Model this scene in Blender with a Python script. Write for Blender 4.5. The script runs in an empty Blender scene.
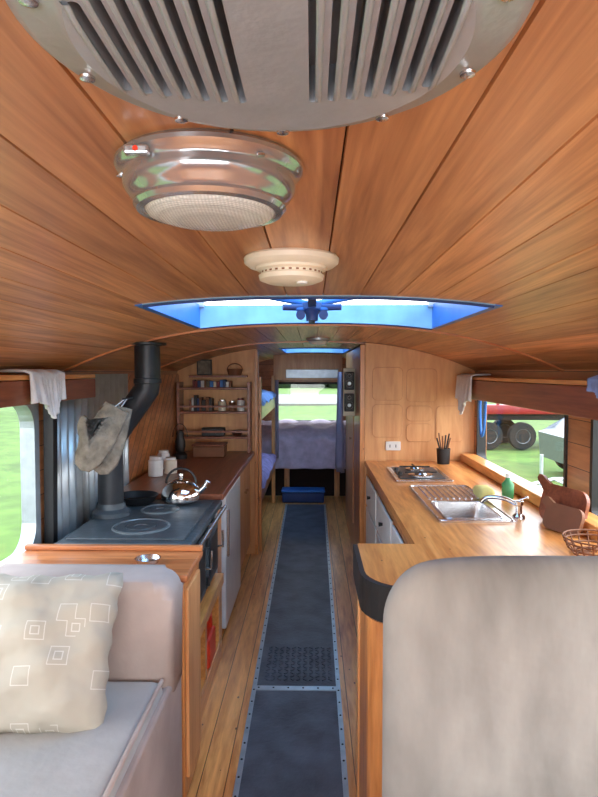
import bpy, bmesh, math, random
from mathutils import Vector, Matrix, Euler
random.seed(7)
S=bpy.context.scene
COL=S.collection
HW=1.10; YF=-1.25; YR=8.2
def zc(x): return 1.71-0.21*(min(abs(x),1.2)/1.12)**2.6
def s2l(c):
    return tuple((v/255/12.92 if v/255<=0.04045 else ((v/255+0.055)/1.055)**2.4) for v in c)+(1.0,)
# ---------------------------------------------------------------- materials
def newmat(name):
    m=bpy.data.materials.new(name); m.use_nodes=True
    nt=m.node_tree; b=nt.nodes.get('Principled BSDF'); return m,nt,b
def N(nt,t,**k):
    n=nt.nodes.new(t)
    for a,v in k.items():
        try: setattr(n,a,v)
        except Exception: pass
    return n
def mth(nt,op,a,b=None):
    n=N(nt,'ShaderNodeMath',operation=op)
    for i,v in enumerate((a,b)):
        if v is None: continue
        if isinstance(v,(int,float)): n.inputs[i].default_value=v
        else: nt.links.new(v,n.inputs[i])
    return n.outputs[0]
def plain(name,rgb,rough=.5,metal=0,var=.12,scale=12,bump=0,coat=0,bscale=None,stretch=None):
    m,nt,b=newmat(name); L=nt.links
    tc=N(nt,'ShaderNodeTexCoord'); no=N(nt,'ShaderNodeTexNoise'); no.inputs['Scale'].default_value=scale
    no.inputs['Detail'].default_value=5
    src=tc.outputs['Object']
    if stretch:
        mp=N(nt,'ShaderNodeMapping'); mp.inputs['Scale'].default_value=stretch; mp.inputs['Rotation'].default_value=(0,.6,0); L.new(src,mp.inputs['Vector']); src=mp.outputs['Vector']
    L.new(src,no.inputs['Vector'])
    cr=N(nt,'ShaderNodeValToRGB'); c=s2l(rgb)
    cr.color_ramp.elements[0].position=.3; cr.color_ramp.elements[1].position=.7
    cr.color_ramp.elements[0].color=tuple(v*(1-var) for v in c[:3])+(1,)
    cr.color_ramp.elements[1].color=tuple(min(1,v*(1+var)) for v in c[:3])+(1,)
    L.new(no.outputs['Fac'],cr.inputs['Fac']); L.new(cr.outputs['Color'],b.inputs['Base Color'])
    b.inputs['Roughness'].default_value=rough; b.inputs['Metallic'].default_value=metal
    if coat: b.inputs['Coat Weight'].default_value=coat; b.inputs['Coat Roughness'].default_value=.15
    if bump:
        n2=N(nt,'ShaderNodeTexNoise'); n2.inputs['Scale'].default_value=bscale or scale*4
        L.new(tc.outputs['Object'],n2.inputs['Vector'])
        bp=N(nt,'ShaderNodeBump'); bp.inputs['Strength'].default_value=bump; bp.inputs['Distance'].default_value=.01
        L.new(n2.outputs['Fac'],bp.inputs['Height']); L.new(bp.outputs['Normal'],b.inputs['Normal'])
    return m
def wood(name,dark,light,scale=(14,1.2,14),rough=.32,plank=None,groove=.035,var=.25,coat=.3,knots=0,island=False):
    m,nt,b=newmat(name); L=nt.links
    tc=N(nt,'ShaderNodeTexCoord'); mp=N(nt,'ShaderNodeMapping'); mp.inputs['Scale'].default_value=scale
    L.new(tc.outputs['Object'],mp.inputs['Vector'])
    vec=mp.outputs['Vector']; rnd=None; mask=None
    if plank:
        d,w=plank
        dp=N(nt,'ShaderNodeVectorMath',operation='DOT_PRODUCT'); dp.inputs[1].default_value=Vector(d).normalized()
        L.new(tc.outputs['Object'],dp.inputs[0])
        u=mth(nt,'DIVIDE',mth(nt,'ADD',dp.outputs['Value'],50.0),w)
        fr=mth(nt,'FRACT',u); fl=mth(nt,'FLOOR',u)
        wn=N(nt,'ShaderNodeTexWhiteNoise',noise_dimensions='1D'); L.new(fl,wn.inputs['W']); rnd=wn.outputs['Value']
        mask=mth(nt,'GREATER_THAN',fr,groove)
    if island:
        g=N(nt,'ShaderNodeNewGeometry'); rnd=g.outputs['Random Per Island']
    if rnd is not None:
        cmb=N(nt,'ShaderNodeCombineXYZ')
        r7=mth(nt,'MULTIPLY',rnd,37.0)
        for i in range(3): L.new(r7,cmb.inputs[i])
        va=N(nt,'ShaderNodeVectorMath',operation='ADD'); L.new(vec,va.inputs[0]); L.new(cmb.outputs[0],va.inputs[1]); vec=va.outputs[0]
    no=N(nt,'ShaderNodeTexNoise'); no.inputs['Scale'].default_value=1; no.inputs['Detail'].default_value=7; no.inputs['Roughness'].default_value=.62
    no.inputs['Distortion'].default_value=.9
    L.new(vec,no.inputs['Vector'])
    sc=N(nt,'ShaderNodeVectorMath',operation='SCALE'); L.new(vec,sc.inputs[0]); sc.inputs['Scale'].default_value=5.5
    nf=N(nt,'ShaderNodeTexNoise'); nf.inputs['Scale'].default_value=1; nf.inputs['Detail'].default_value=4; L.new(sc.outputs[0],nf.inputs['Vector'])
    fac=mth(nt,'ADD',mth(nt,'MULTIPLY',no.outputs['Fac'],.68),mth(nt,'MULTIPLY',nf.outputs['Fac'],.32))
    cr=N(nt,'ShaderNodeValToRGB'); e=cr.color_ramp.elements
    e[0].position=.35; e[1].position=.64; e[0].color=s2l(dark); e[1].color=s2l(light)
    L.new(fac,cr.inputs['Fac'])
    out=cr.outputs['Color']
    if rnd is not None:
        hs=N(nt,'ShaderNodeHueSaturation'); L.new(out,hs.inputs['Color'])
        v=mth(nt,'ADD',mth(nt,'MULTIPLY',rnd,var),1-var/2); L.new(v,hs.inputs['Value']); out=hs.outputs['Color']
    if knots:
        vo=N(nt,'ShaderNodeTexVoronoi'); mp2=N(nt,'ShaderNodeMapping')
        mx=max(scale); mp2.inputs['Scale'].default_value=tuple((3.2 if s>=mx*.6 else 1.7) for s in scale)
        L.new(tc.outputs['Object'],mp2.inputs['Vector']); L.new(mp2.outputs['Vector'],vo.inputs['Vector'])
        k=mth(nt,'LESS_THAN',vo.outputs['Distance'],knots)
        mk=N(nt,'ShaderNodeMix',data_type='RGBA'); L.new(k,mk.inputs['Factor']); L.new(out,mk.inputs['A'])
        mk.inputs['B'].default_value=tuple(v*.35 for v in s2l(dark)[:3])+(1,); out=mk.outputs['Result']
    if mask is not None:
        mk=N(nt,'ShaderNodeMix',data_type='RGBA'); L.new(mask,mk.inputs['Factor']); L.new(out,mk.inputs['B'])
        mk.inputs['A'].default_value=tuple(v*.18 for v in s2l(dark)[:3])+(1,); out=mk.outputs['Result']
    L.new(out,b.inputs['Base Color'])
    b.inputs['Roughness'].default_value=rough; b.inputs['Coat Weight'].default_value=coat; b.inputs['Coat Roughness'].default_value=.25
    bp=N(nt,'ShaderNodeBump'); bp.inputs['Strength'].default_value=.08; bp.inputs['Distance'].default_value=.01
    L.new(no.outputs['Fac'],bp.inputs['Height']); L.new(bp.outputs['Normal'],b.inputs['Normal'])
    return m
def glassmat(name,tint=(1,1,1,1),gl=.03):
    m,nt,b=newmat(name); nt.nodes.remove(b); L=nt.links
    t=N(nt,'ShaderNodeBsdfTransparent'); t.inputs[0].default_value=tint
    g=N(nt,'ShaderNodeBsdfGlossy'); g.inputs['Roughness'].default_value=.02
    mx=N(nt,'ShaderNodeMixShader'); mx.inputs[0].default_value=gl
    L.new(t.outputs[0],mx.inputs[1]); L.new(g.outputs[0],mx.inputs[2]); L.new(mx.outputs[0],nt.nodes['Material Output'].inputs[0])
    return m
M={}
M['ceil']=wood('ceiling_wood',(150,92,54),(222,160,108),scale=(20,.8,20),rough=.38,island=True,var=.45,coat=.2)
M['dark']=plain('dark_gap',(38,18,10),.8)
M['floor']=wood('floor_wood',(184,110,54),(244,174,102),scale=(14,1.4,14),rough=.33,plank=((1,0,0),.095),var=.3,coat=.25,knots=.07)
M['pine']=wood('honey_pine_y',(186,110,52),(244,172,98),scale=(14,1.3,14),rough=.3,knots=.05)
M['pinez']=wood('honey_pine_z',(170,102,52),(230,158,92),scale=(14,14,1.2),rough=.36,knots=.05)
M['pinex']=wood('honey_pine_x',(172,106,54),(222,154,92),scale=(1.3,14,14),rough=.33,knots=.05)
M['ply']=wood('plywood_panel',(204,138,84),(232,174,116),scale=(8,8,1.0),rough=.45,coat=.1)
M['red']=wood('redwood_y',(112,58,38),(160,90,60),scale=(18,1.2,18),rough=.35)
M['redx']=wood('redwood_x',(160,88,50),(214,138,84),scale=(1.2,18,18),rough=.32)
M['diag']=wood('diagonal_planks',(170,100,56),(224,150,92),scale=(8,3,8),plank=((0,1,-1),.085),groove=.09,var=.4)
M['wallw']=wood('wall_planks',(166,104,62),(206,142,90),scale=(12,1.2,12),plank=((0,0,1),.1),var=.25)
M['black']=plain('black_paint',(26,26,28),.45)
M['iron']=plain('cast_iron',(72,80,86),.4,.25,.3,9,.2)
M['ironl']=plain('cast_iron_worn',(112,120,124),.36,.35,.2,14)
M['flue']=plain('flue_black',(46,48,52),.42,.3,.2)
M['chrome']=plain('chrome',(224,222,220),.1,1,.03)
M['chromel']=plain('lamp_chrome',(176,178,182),.14,.72,.03)
M['steel']=plain('stainless',(214,214,216),.25,1,.06,30)
M['alu']=plain('aluminium',(176,184,190),.36,.6,.12,20)
M['galv']=plain('galvanised_iron',(196,206,212),.34,.55,.12,14)
M['vent']=plain('vent_grey_paint',(162,168,176),.36,.25,.06,40,.05)
M['cream']=plain('cream_plastic',(230,220,200),.4)
M['white']=plain('white_enamel',(232,232,230),.35,0,.04)
M['fridge']=plain('fridge_grey',(206,208,212),.3,.15,.05)
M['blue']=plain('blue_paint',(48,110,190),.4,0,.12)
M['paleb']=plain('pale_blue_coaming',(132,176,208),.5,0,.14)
M['navy']=plain('navy_vinyl',(34,58,110),.5)
M['mat']=plain('rubber_mat',(76,80,90),.5,0,.4,7,.3,bscale=60)
M['suede']=plain('taupe_suede',(148,144,138),.92,0,.26,3,.4,bscale=16,stretch=(3,1,1))
M['suede2']=plain('mauve_suede',(172,157,150),.92,0,.14,5,.2,bscale=25)
M['seat']=plain('seat_grey',(178,177,174),.9,0,.1,6,.15,bscale=40)
M['pipe']=plain('piping',(186,170,160),.8)
M['mitt']=plain('mitt_cloth',(124,114,102),.95,0,.4,24,.9,bscale=45)
M['towel']=plain('white_cloth',(222,222,224),.95,0,.08,20,.3)
M['quilt']=plain('quilt_mauve',(206,188,206),.9,0,.16,14,.5,bscale=18)
M['blanket']=plain('purple_blanket',(160,138,182),.9,0,.35,16,.4)
M['bluebl']=plain('blue_blanket',(140,156,200),.9,0,.35,14,.4)
M['curt']=plain('curtain_grey',(150,140,158),.9,0,.12,10)
M['grass']=plain('grass',(70,96,34),.95,0,.4,1.6,.4)
M['leaf']=plain('hedge_leaves',(38,58,28),.9,0,.5,3,.6)
M['gravel']=plain('gravel_path',(104,104,98),.95,0,.2,8)
M['redp']=plain('red_paint',(120,22,22),.4)
M['silver']=plain('silver_car_paint',(96,102,108),.3,.5)
M['tyre']=plain('tyre_rubber',(20,20,20),.8)
M['brown']=plain('brown_box',(126,80,52),.6)
M['yellow']=plain('sponge_yellow',(216,206,130),.95)
M['orange']=plain('orange_red_plastic',(216,56,30),.4)
M['green']=plain('soap_green',(70,140,90),.3)
M['glass']=glassmat('window_glass')
M['tint']=glassmat('hatch_glass',(.55,.73,.88,1),.04)
m,nt,b=newmat('prismatic_glass'); b.inputs['Roughness'].default_value=.15
vo=N(nt,'ShaderNodeTexVoronoi'); vo.inputs['Scale'].default_value=300; vo.inputs['Randomness'].default_value=.1; tc=N(nt,'ShaderNodeTexCoord'); nt.links.new(tc.outputs['Object'],vo.inputs['Vector'])
bp=N(nt,'ShaderNodeBump'); bp.inputs['Strength'].default_value=.7; bp.inputs['Distance'].default_value=.002
nt.links.new(vo.outputs['Distance'],bp.inputs['Height']); nt.links.new(bp.outputs['Normal'],b.inputs['Normal'])
cr=N(nt,'ShaderNodeValToRGB'); cr.color_ramp.elements[0].color=s2l((226,228,224)); cr.color_ramp.elements[1].color=s2l((158,162,160))
nt.links.new(vo.outputs['Distance'],cr.inputs['Fac']); nt.links.new(cr.outputs['Color'],b.inputs['Base Color'])
M['fros']=m
m,nt,b=newmat('pillow_embroidered'); tc=N(nt,'ShaderNodeTexCoord'); L=nt.links
vo=N(nt,'ShaderNodeTexVoronoi',distance='CHEBYCHEV',voronoi_dimensions='2D'); vo.inputs['Scale'].default_value=12; vo.inputs['Randomness'].default_value=.8
L.new(tc.outputs['Object'],vo.inputs['Vector'])
d=vo.outputs['Distance']
def band(a,bb): return mth(nt,'MULTIPLY',mth(nt,'GREATER_THAN',d,a),mth(nt,'LESS_THAN',d,bb))
sp=N(nt,'ShaderNodeSeparateXYZ'); L.new(vo.outputs['Color'],sp.inputs[0])
wn=mth(nt,'GREATER_THAN',sp.outputs[0],.25); w2=mth(nt,'GREATER_THAN',sp.outputs[1],.4)
k=mth(nt,'MULTIPLY',mth(nt,'MULTIPLY',mth(nt,'ADD',band(.25,.275),mth(nt,'MULTIPLY',band(.10,.13),w2)),wn),.6)
mx=N(nt,'ShaderNodeMix',data_type='RGBA'); L.new(k,mx.inputs['Factor']); mx.inputs['A'].default_value=s2l((178,171,156)); mx.inputs['B'].default_value=s2l((226,224,218))
L.new(mx.outputs['Result'],b.inputs['Base Color']); b.inputs['Roughness'].default_value=.75
n2=N(nt,'ShaderNodeTexNoise'); n2.inputs['Scale'].default_value=9; L.new(tc.outputs['Object'],n2.inputs['Vector'])
bp=N(nt,'ShaderNodeBump'); bp.inputs['Strength'].default_value=.7; bp.inputs['Distance'].default_value=.04
L.new(n2.outputs['Fac'],bp.inputs['Height']); L.new(bp.outputs['Normal'],b.inputs['Normal'])
M['pillow']=m
# ---------------------------------------------------------------- geometry helpers
def E(name):
    e=bpy.data.objects.new(name,None); e.empty_display_size=.05; COL.objects.link(e); return e
def mk(name,bm,mat,parent=None,smooth=False):
    me=bpy.data.meshes.new(name); bmesh.ops.recalc_face_normals(bm,faces=bm.faces[:]); bm.to_mesh(me); bm.free()
    if smooth:
        for p in me.polygons: p.use_smooth=True
    o=bpy.data.objects.new(name,me); COL.objects.link(o)
    if mat: me.materials.append(M[mat] if isinstance(mat,str) else mat)
    if parent: o.parent=parent
    return o
def addbox(bm,x0,x1,y0,y1,z0,z1,mtx=None):
    r=bmesh.ops.create_cube(bm,size=1)
    for v in r['verts']:
        v.co=Vector(((x0+x1)/2+v.co.x*(x1-x0),(y0+y1)/2+v.co.y*(y1-y0),(z0+z1)/2+v.co.z*(z1-z0)))
        if mtx: v.co=mtx@v.co
    return r['verts']
def box(name,x0,x1,y0,y1,z0,z1,mat,parent=None,bev=0.0,seg=2):
    bm=bmesh.new(); addbox(bm,x0,x1,y0,y1,z0,z1)
    if bev: bmesh.ops.bevel(bm,geom=bm.edges[:],offset=bev,segments=seg,affect='EDGES',profile=.5)
    return mk(name,bm,mat,parent,bev>.012)
def multibox(name,lst,mat,parent=None):
    bm=bmesh.new()
    for b in lst: addbox(bm,*b)
    return mk(name,bm,mat,parent)
def lathe(name,prof,c,mat,parent=None,seg=48,axis='Z',smooth=True,scale=(1,1,1)):
    bm=bmesh.new(); rings=[]
    for r,z in prof:
        ring=[]
        if r<1e-5: ring=[bm.verts.new((0,0,z))]
        else:
            for i in range(seg):
                a=2*math.pi*i/seg; ring.append(bm.verts.new((r*math.cos(a),r*math.sin(a),z)))
        rings.append(ring)
    for a,b2 in zip(rings,rings[1:]):
        if len(a)==1 and len(b2)==1: continue
        for i in range(seg):
            j=(i+1)%seg
            if len(a)==1: bm.faces.new((a[0],b2[i],b2[j]))
            elif len(b2)==1: bm.faces.new((a[i],a[j],b2[0]))
            else: bm.faces.new((a[i],a[j],b2[j],b2[i]))
    R=Matrix.Identity(4)
    if axis=='X': R=Matrix.Rotation(math.pi/2,4,'Y')
    if axis=='Y': R=Matrix.Rotation(math.pi/2,4,'X')
    T=Matrix.Translation(c)@R@Matrix.Diagonal((*scale,1))
    bmesh.ops.transform(bm,matrix=T,verts=bm.verts[:])
    o=mk(name,bm,mat,parent,smooth)
    if smooth:
        md=o.modifiers.new('es','EDGE_SPLIT'); md.split_angle=math.radians(40)
    return o
def tube(name,pts,r,mat,parent=None,res=4,cyc=False,smooth=True):
    cu=bpy.data.curves.new(name,'CURVE'); cu.dimensions='3D'; cu.bevel_depth=r; cu.bevel_resolution=res; cu.use_fill_caps=True
    sp=cu.splines.new('POLY'); sp.points.add(len(pts)-1)
    for p,q in zip(sp.points,pts): p.co=(*q,1)
    sp.use_cyclic_u=cyc
    o=bpy.data.objects.new(name,cu); COL.objects.link(o)
    me=bpy.data.meshes.new_from_object(o); bpy.data.objects.remove(o)
    o=bpy.data.objects.new(name,me); COL.objects.link(o); me.materials.clear(); me.materials.append(M[mat] if isinstance(mat,str) else mat)
    for p in me.polygons: p.use_smooth=smooth
    if parent: o.parent=parent
    return o
def smoothpts(pts,n=6):
    out=[]; P=[Vector(p) for p in pts]
    for i in range(len(P)-1):
        p0=P[max(i-1,0)];p1=P[i];p2=P[i+1];p3=P[min(i+2,len(P)-1)]
        for k in range(n):
            t=k/n
            out.append(.5*((2*p1)+(-p0+p2)*t+(2*p0-5*p1+4*p2-p3)*t*t+(-p0+3*p1-3*p2+p3)*t**3))
    out.append(P[-1]); return [tuple(v) for v in out]
def prism(name,poly,z0,z1,mat,parent=None,plane='XY',bev=0,smooth=False):
    bm=bmesh.new()
    def P(a,b2,c):
        return {'XY':(a,b2,c),'XZ':(a,c,b2),'YZ':(c,a,b2)}[plane]
    A=[bm.verts.new(P(a,b2,z0)) for a,b2 in poly]; B=[bm.verts.new(P(a,b2,z1)) for a,b2 in poly]
    n=len(poly); bm.faces.new(A); bm.faces.new(B)
    for i in range(n):
        j=(i+1)%n; bm.faces.new((A[i],A[j],B[j],B[i]))
    if bev:
        es=[e for e in bm.edges if (e.verts[0] in A and e.verts[1] in A) or (e.verts[0] in B and e.verts[1] in B)]
        bmesh.ops.bevel(bm,geom=es,offset=bev,segments=4,affect='EDGES',profile=.5)
    return mk(name,bm,mat,parent,smooth)
def archpanel(name,x0,x1,z0,y0,y1,mat,parent=None,drop=0.0):
    poly=[(x0,z0)]; n=14
    for i in range(n+1):
        x=x0+(x1-x0)*i/n; poly.append((x,zc(x)-drop))
    poly.append((x1,z0))
    return prism(name,poly,y0,y1,mat,parent,'XZ')
archstrip=archpanel
def grid(name,f,nu,nv,mat,parent=None,thick=0,sub=0):
    bm=bmesh.new(); V=[[bm.verts.new(f(i/nu,j/nv)) for j in range(nv+1)] for i in range(nu+1)]
    for i in range(nu):
        for j in range(nv): bm.faces.new((V[i][j],V[i+1][j],V[i+1][j+1],V[i][j+1]))
    o=mk(name,bm,mat,parent,True)
    if thick:
        s=o.modifiers.new('s','SOLIDIFY'); s.thickness=thick; s.offset=0
    return o
def rrect(x0,x1,y0,y1,r,n=6,corners=(1,1,1,1)):
    pts=[]
    for (cx,cy,a0,k) in ((x1-r,y1-r,0,corners[0]),(x0+r,y1-r,90,corners[1]),(x0+r,y0+r,180,corners[2]),(x1-r,y0+r,270,corners[3])):
        if not k:
            pts.append((cx+r*(1 if a0 in(0,270) else -1),cy+r*(1 if a0<180 else -1))); continue
        for i in range(n+1):
            a=math.radians(a0+90*i/n); pts.append((cx+r*math.cos(a),cy+r*math.sin(a)))
    return pts
# ---------------------------------------------------------------- CEILING
HX0,HX1,HY0,HY1=-.47,.50,1.65,2.48
H2=(-.27,.33,5.1,6.2)
edges=[-1.17]+[round(-1.07+.1*i,3) for i in range(22)]+[1.13,1.17]
edges=sorted(set([.50 if abs(e-.53)<1e-4 else e for e in edges]))
def segs(xm):
    if HX0<xm<HX1:
        s=[(YF,HY0)]
        if H2[0]<xm<H2[1]: s+=[(HY1,H2[2]),(H2[3],YR)]
        else: s+=[(HY1,YR)]
        return s
    return [(YF,YR)]
ceil=E('ceiling')
bm=bmesh.new(); bk=bmesh.new()
for a,b2 in zip(edges,edges[1:]):
    for (y0,y1) in segs((a+b2)/2):
        g=.0017
        xs=[a+g*.3,a+g,(a+b2)/2,b2-g,b2-g*.3]; dz=[.004,0,0,0,.004]
        V0=[bm.verts.new((x,y0,zc(x)+d)) for x,d in zip(xs,dz)]; V1=[bm.verts.new((x,y1,zc(x)+d)) for x,d in zip(xs,dz)]
        for i in range(4): bm.faces.new((V0[i],V0[i+1],V1[i+1],V1[i]))
        q=[bk.verts.new(p) for p in ((a,y0,zc(a)+.006),(b2,y0,zc(b2)+.006),(b2,y1,zc(b2)+.006),(a,y1,zc(a)+.006))]
        q2=[bk.verts.new(p) for p in ((a,y0,zc(a)+.05),(b2,y0,zc(b2)+.05),(b2,y1,zc(b2)+.05),(a,y1,zc(a)+.05))]
        bk.faces.new(q); bk.faces.new(q2)
mk('boards',bm,'ceil',ceil); mk('backing',bk,'dark',ceil)
def rib(name,y0,y1,x0=-1.1,x1=1.1,t=.014,mat='redx'):
    n=30; bm=bmesh.new(); prev=None
    for i in range(n+1):
        x=x0+(x1-x0)*i/n; z=zc(x)
        r=[bm.verts.new(p) for p in ((x,y0,z),(x,y1,z),(x,y1,z-t),(x,y0,z-t))]
        if prev:
            for k in range(4): bm.faces.new((prev[k],prev[(k+1)%4],r[(k+1)%4],r[k]))
        else: bm.faces.new(r)
        prev=r
    bm.faces.new(prev); return mk(name,bm,mat)
rib('trim_1',2.60,2.65,-1.1,1.1,.008)
rib('trim_2',4.04,4.08,-1.1,1.1,.008)
def hatch(gx0,gx1,gy0,gy1,name,mech=True):
    g=E(name); H=1.78
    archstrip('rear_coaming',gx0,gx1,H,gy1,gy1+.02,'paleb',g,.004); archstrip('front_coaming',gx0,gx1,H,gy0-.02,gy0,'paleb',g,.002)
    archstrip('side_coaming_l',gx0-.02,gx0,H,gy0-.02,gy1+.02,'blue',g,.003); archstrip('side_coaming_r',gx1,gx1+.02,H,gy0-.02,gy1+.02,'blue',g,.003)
    for s,(ya,yb) in enumerate(((gy0-.012,gy0),(gy1,gy1+.012))):
        n=16; pts=[(gx0+(gx1-gx0)*i/n,(ya+yb)/2,zc(gx0+(gx1-gx0)*i/n)-.004) for i in range(n+1)]
        tube('lip_%d'%s,pts,.005,'navy',g,2)
    box('lid_glass',gx0-.03,gx1+.03,gy0-.03,gy1+.03,H+.05,H+.056,'tint',g)
    multibox('lid_frame',[(gx0-.03,gx1+.03,gy0-.04,gy0,H+.03,H+.06),(gx0-.03,gx1+.03,gy1,gy1+.04,H+.03,H+.06),(gx0-.04,gx0,gy0-.04,gy1+.04,H+.03,H+.06),(gx1,gx1+.04,gy0-.04,gy1+.04,H+.03,H+.06)],'blue',g)
    for i,(px,py) in enumerate(((gx0,gy0),(gx1,gy0),(gx0,gy1),(gx1,gy1))):
        box('riser_%d'%i,px-.02,px+.02,py-.02,py+.02,H-.01,H+.04,'alu',g)
    if mech:
        cx=.0
        box('cross_bar',cx-.012,cx+.012,gy0,gy1,1.700,1.722,'navy',g)
        ym=gy0+.2
        lathe('winder_boss',[(0,0),(.03,0),(.034,-.02),(.02,-.035),(.018,-.055),(0,-.055)],(cx,ym,1.715),'navy',g,24)
        box('latch_plate',cx-.05,cx+.05,ym-.02,ym+.02,1.69,1.70,'blue',g,.003)
        for s in(-1,1):
            tube('arm_%d'%(s+1),[(cx,ym,1.71),(cx+s*.17,ym+.12,1.755),(cx+s*.30,ym+.25,1.80)],.010,'blue',g)
            tube('brace_%d'%(s+1),[(cx,ym,1.70),(cx+s*.09,ym-.02,1.70)],.010,'navy',g)
            lathe('wing_knob_%d'%(s+1),[(0,-.012),(.014,-.012),(.014,.012),(0,.012)],(cx+s*.035,ym-.03,1.675),'navy',g,16,'Y')
    return g
hatch(HX0,HX1,HY0,HY1,'roof_hatch'); hatch(*H2,'roof_hatch.001',mech=False)
# ---------------------------------------------------------------- FLOOR
box('floor',-HW-.1,HW+.1,YF,YR,-.06,0,'floor')
run=E('floor_runner')
def trap(name,x00,x01,x10,x11,y0,y1,z0,z1,mat,p):
    bm=bmesh.new()
    A=[bm.verts.new(q) for q in ((x00,y0,z0),(x01,y0,z0),(x11,y1,z0),(x10,y1,z0))]
    B=[bm.verts.new(q) for q in ((x00,y0,z1),(x01,y0,z1),(x11,y1,z1),(x10,y1,z1))]
    bm.faces.new(A);bm.faces.new(B)
    for i in range(4): bm.faces.new((A[i],A[(i+1)%4],B[(i+1)%4],B[i]))
    return mk(name,bm,mat,p)
xl=lambda y:-.268-.004*(y-2); xr=lambda y:.122+.005*(y-2)
trap('mat_near',xl(.2),xr(.2),xl(2.7),xr(2.7),.2,2.70,.0,.008,'mat',run)
trap('mat_far',xl(2.74),xr(2.74),xl(6.6),xr(6.6),2.74,6.6,.0,.007,'mat',run)
for s,f in(('l',xl),('r',xr)):
    trap('edge_strip_'+s,f(.2)-.010,f(.2)+.010,f(6.6)-.010,f(6.6)+.010,.2,6.6,.0,.011,'alu',run)
box('cross_strip',xl(2.7),xr(2.7),2.70,2.735,.0,.012,'alu',run)
bm=bmesh.new()
for f in(xl,xr):
    y=.3
    while y<6.6:
        v=bmesh.ops.create_uvsphere(bm,u_segments=8,v_segments=4,radius=.005)['verts']
        for q in v: q.co=Vector((q.co.x+f(y),q.co.y+y,q.co.z*.6+.012))
        y+=.1
for i in range(6):
    v=bmesh.ops.create_uvsphere(bm,u_segments=8,v_segments=4,radius=.005)['verts']
    for q in v: q.co=Vector((q.co.x-.25+i*.07,q.co.y+2.717,q.co.z*.6+.013))
mk('rivets',bm,'black',run,True)
bm=bmesh.new()
for (ya,yb,xa,xb) in((2.80,3.18,-.22,.09),(1.75,2.05,-.22,.09)):
    ny=int((yb-ya)/.03)
    for j in range(ny):
        for i in range(11):
            m4=Matrix.Translation((xa+(xb-xa)*i/10,ya+.03*j,.009))@Matrix.Rotation(math.radians(45 if (i+j)%2 else -45),4,'Z')
            addbox(bm,-.011,.011,-.003,.003,-.002,.002,m4)
mk('tread_pattern',bm,'mat',run)
# ---------------------------------------------------------------- WALLS
def sidewall(name,sx,wins,sill_top,mat):
    g=E(name); x0,x1=(sx*HW,sx*(HW+.06))
    if x0>x1: x0,x1=x1,x0
    zl,zt=sill_top
    cuts=[YF]+[v for w in wins for v in w]+[YR]
    for i in range(0,len(cuts),2):
        box('pier_%d'%i,x0,x1,cuts[i],cuts[i+1],zl,zt,mat,g)
    box('lower',x0,x1,YF,YR,-.0,zl,mat,g); box('upper',x0,x1,YF,YR,zt,1.56,mat,g)
    return g
WR=[(-1.0,.40),(.62,2.33),(2.55,3.93)]
WL=[(-1.0,.40),(.62,2.33)]
sidewall('wall_right',1,WR,(.90,1.42),'wallw')
sidewall('wall_left',-1,WL,(.76,1.42),'wallw')
wn_=0
def sidewindow(sx,y0,y1,z0,z1,mat,r=.09,fw=.035):
    global wn_; wn_+=1
    g=E('window_%d'%wn_)
    out=rrect(y0-.0,y1+.0,z0,z1,.001,6); inn=rrect(y0+fw,y1-fw,z0+fw,z1-fw,r,6)
    bm=bmesh.new(); xa,xb=sx*(HW-.008),sx*(HW+.05)
    L4=[]
    for x in(xa,xb):
        L4.append([bm.verts.new((x,p,q)) for p,q in out]); L4.append([bm.verts.new((x,p,q)) for p,q in inn])
    n=len(out)
    for i in range(n):
        j=(i+1)%n
        for a,b2 in((0,1),(1,3),(3,2),(2,0)):
            try: bm.faces.new((L4[a][i],L4[a][j],L4[b2][j],L4[b2][i]))
            except Exception: pass
    mk('frame',bm,mat,g)
    xm=sx*(HW+.02)
    box('glass',xm-.002,xm+.002,y0+.01,y1-.01,z0+.01,z1-.01,'glass',g)
for w in WR: sidewindow(1,w[0],w[1],.90,1.42,'black',.05,.022)
for w in WL: sidewindow(-1,w[0],w[1],.76,1.42,'alu',.1,.04)
g=E('wall_rear'); RW=(-.56,.43,.80,1.36)
box('left_part',-HW,RW[0],YR,YR+.05,0,1.74,'wallw',g); box('right_part',RW[1],HW,YR,YR+.05,0,1.74,'wallw',g)
box('lower',RW[0],RW[1],YR,YR+.05,0,RW[2],'wallw',g); box('upper',RW[0],RW[1],YR,YR+.05,RW[3],1.74,'wallw',g)
g=E('window_6')
multibox('frame',[(RW[0],RW[1],YR-.02,YR+.03,RW[2],RW[2]+.03),(RW[0],RW[1],YR-.02,YR+.03,RW[3]-.03,RW[3]),(RW[0],RW[0]+.03,YR-.02,YR+.03,RW[2],RW[3]),(RW[1]-.03,RW[1],YR-.02,YR+.03,RW[2],RW[3])],'black',g)
box('glass',RW[0]+.02,RW[1]-.02,YR+.005,YR+.009,RW[2]+.02,RW[3]-.02,'glass',g)
g=E('wall_front')
box('lower',-HW,HW,YF-.05,YF,0,.75,'wallw',g); box('upper',-HW,HW,YF-.05,YF,1.52,1.74,'wallw',g)
for i,x in enumerate((-HW,-.03,HW-.06)): box('post_%d'%i,x,x+.06,YF-.05,YF,.75,1.52,'alu',g)
g=E('window_7'); box('windscreen',-HW+.05,HW-.05,YF-.03,YF-.026,.75,1.52,'glass',g)
box('trim_3',-1.06,-.99,-1.1,2.68,1.385,1.47,'red',None,.004)
box('trim_4',.97,1.04,-1.1,3.98,1.335,1.45,'red',None,.004)
box('trim_5',-1.09,-.99,-1.1,2.68,1.472,1.49,'pine',None,.003)
box('trim_6',.97,1.09,-1.1,3.98,1.452,1.47,'pine',None,.003)
box('trim_7',1.0,1.088,2.06,3.98,.902,.955,'pine',None,.006)
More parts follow.
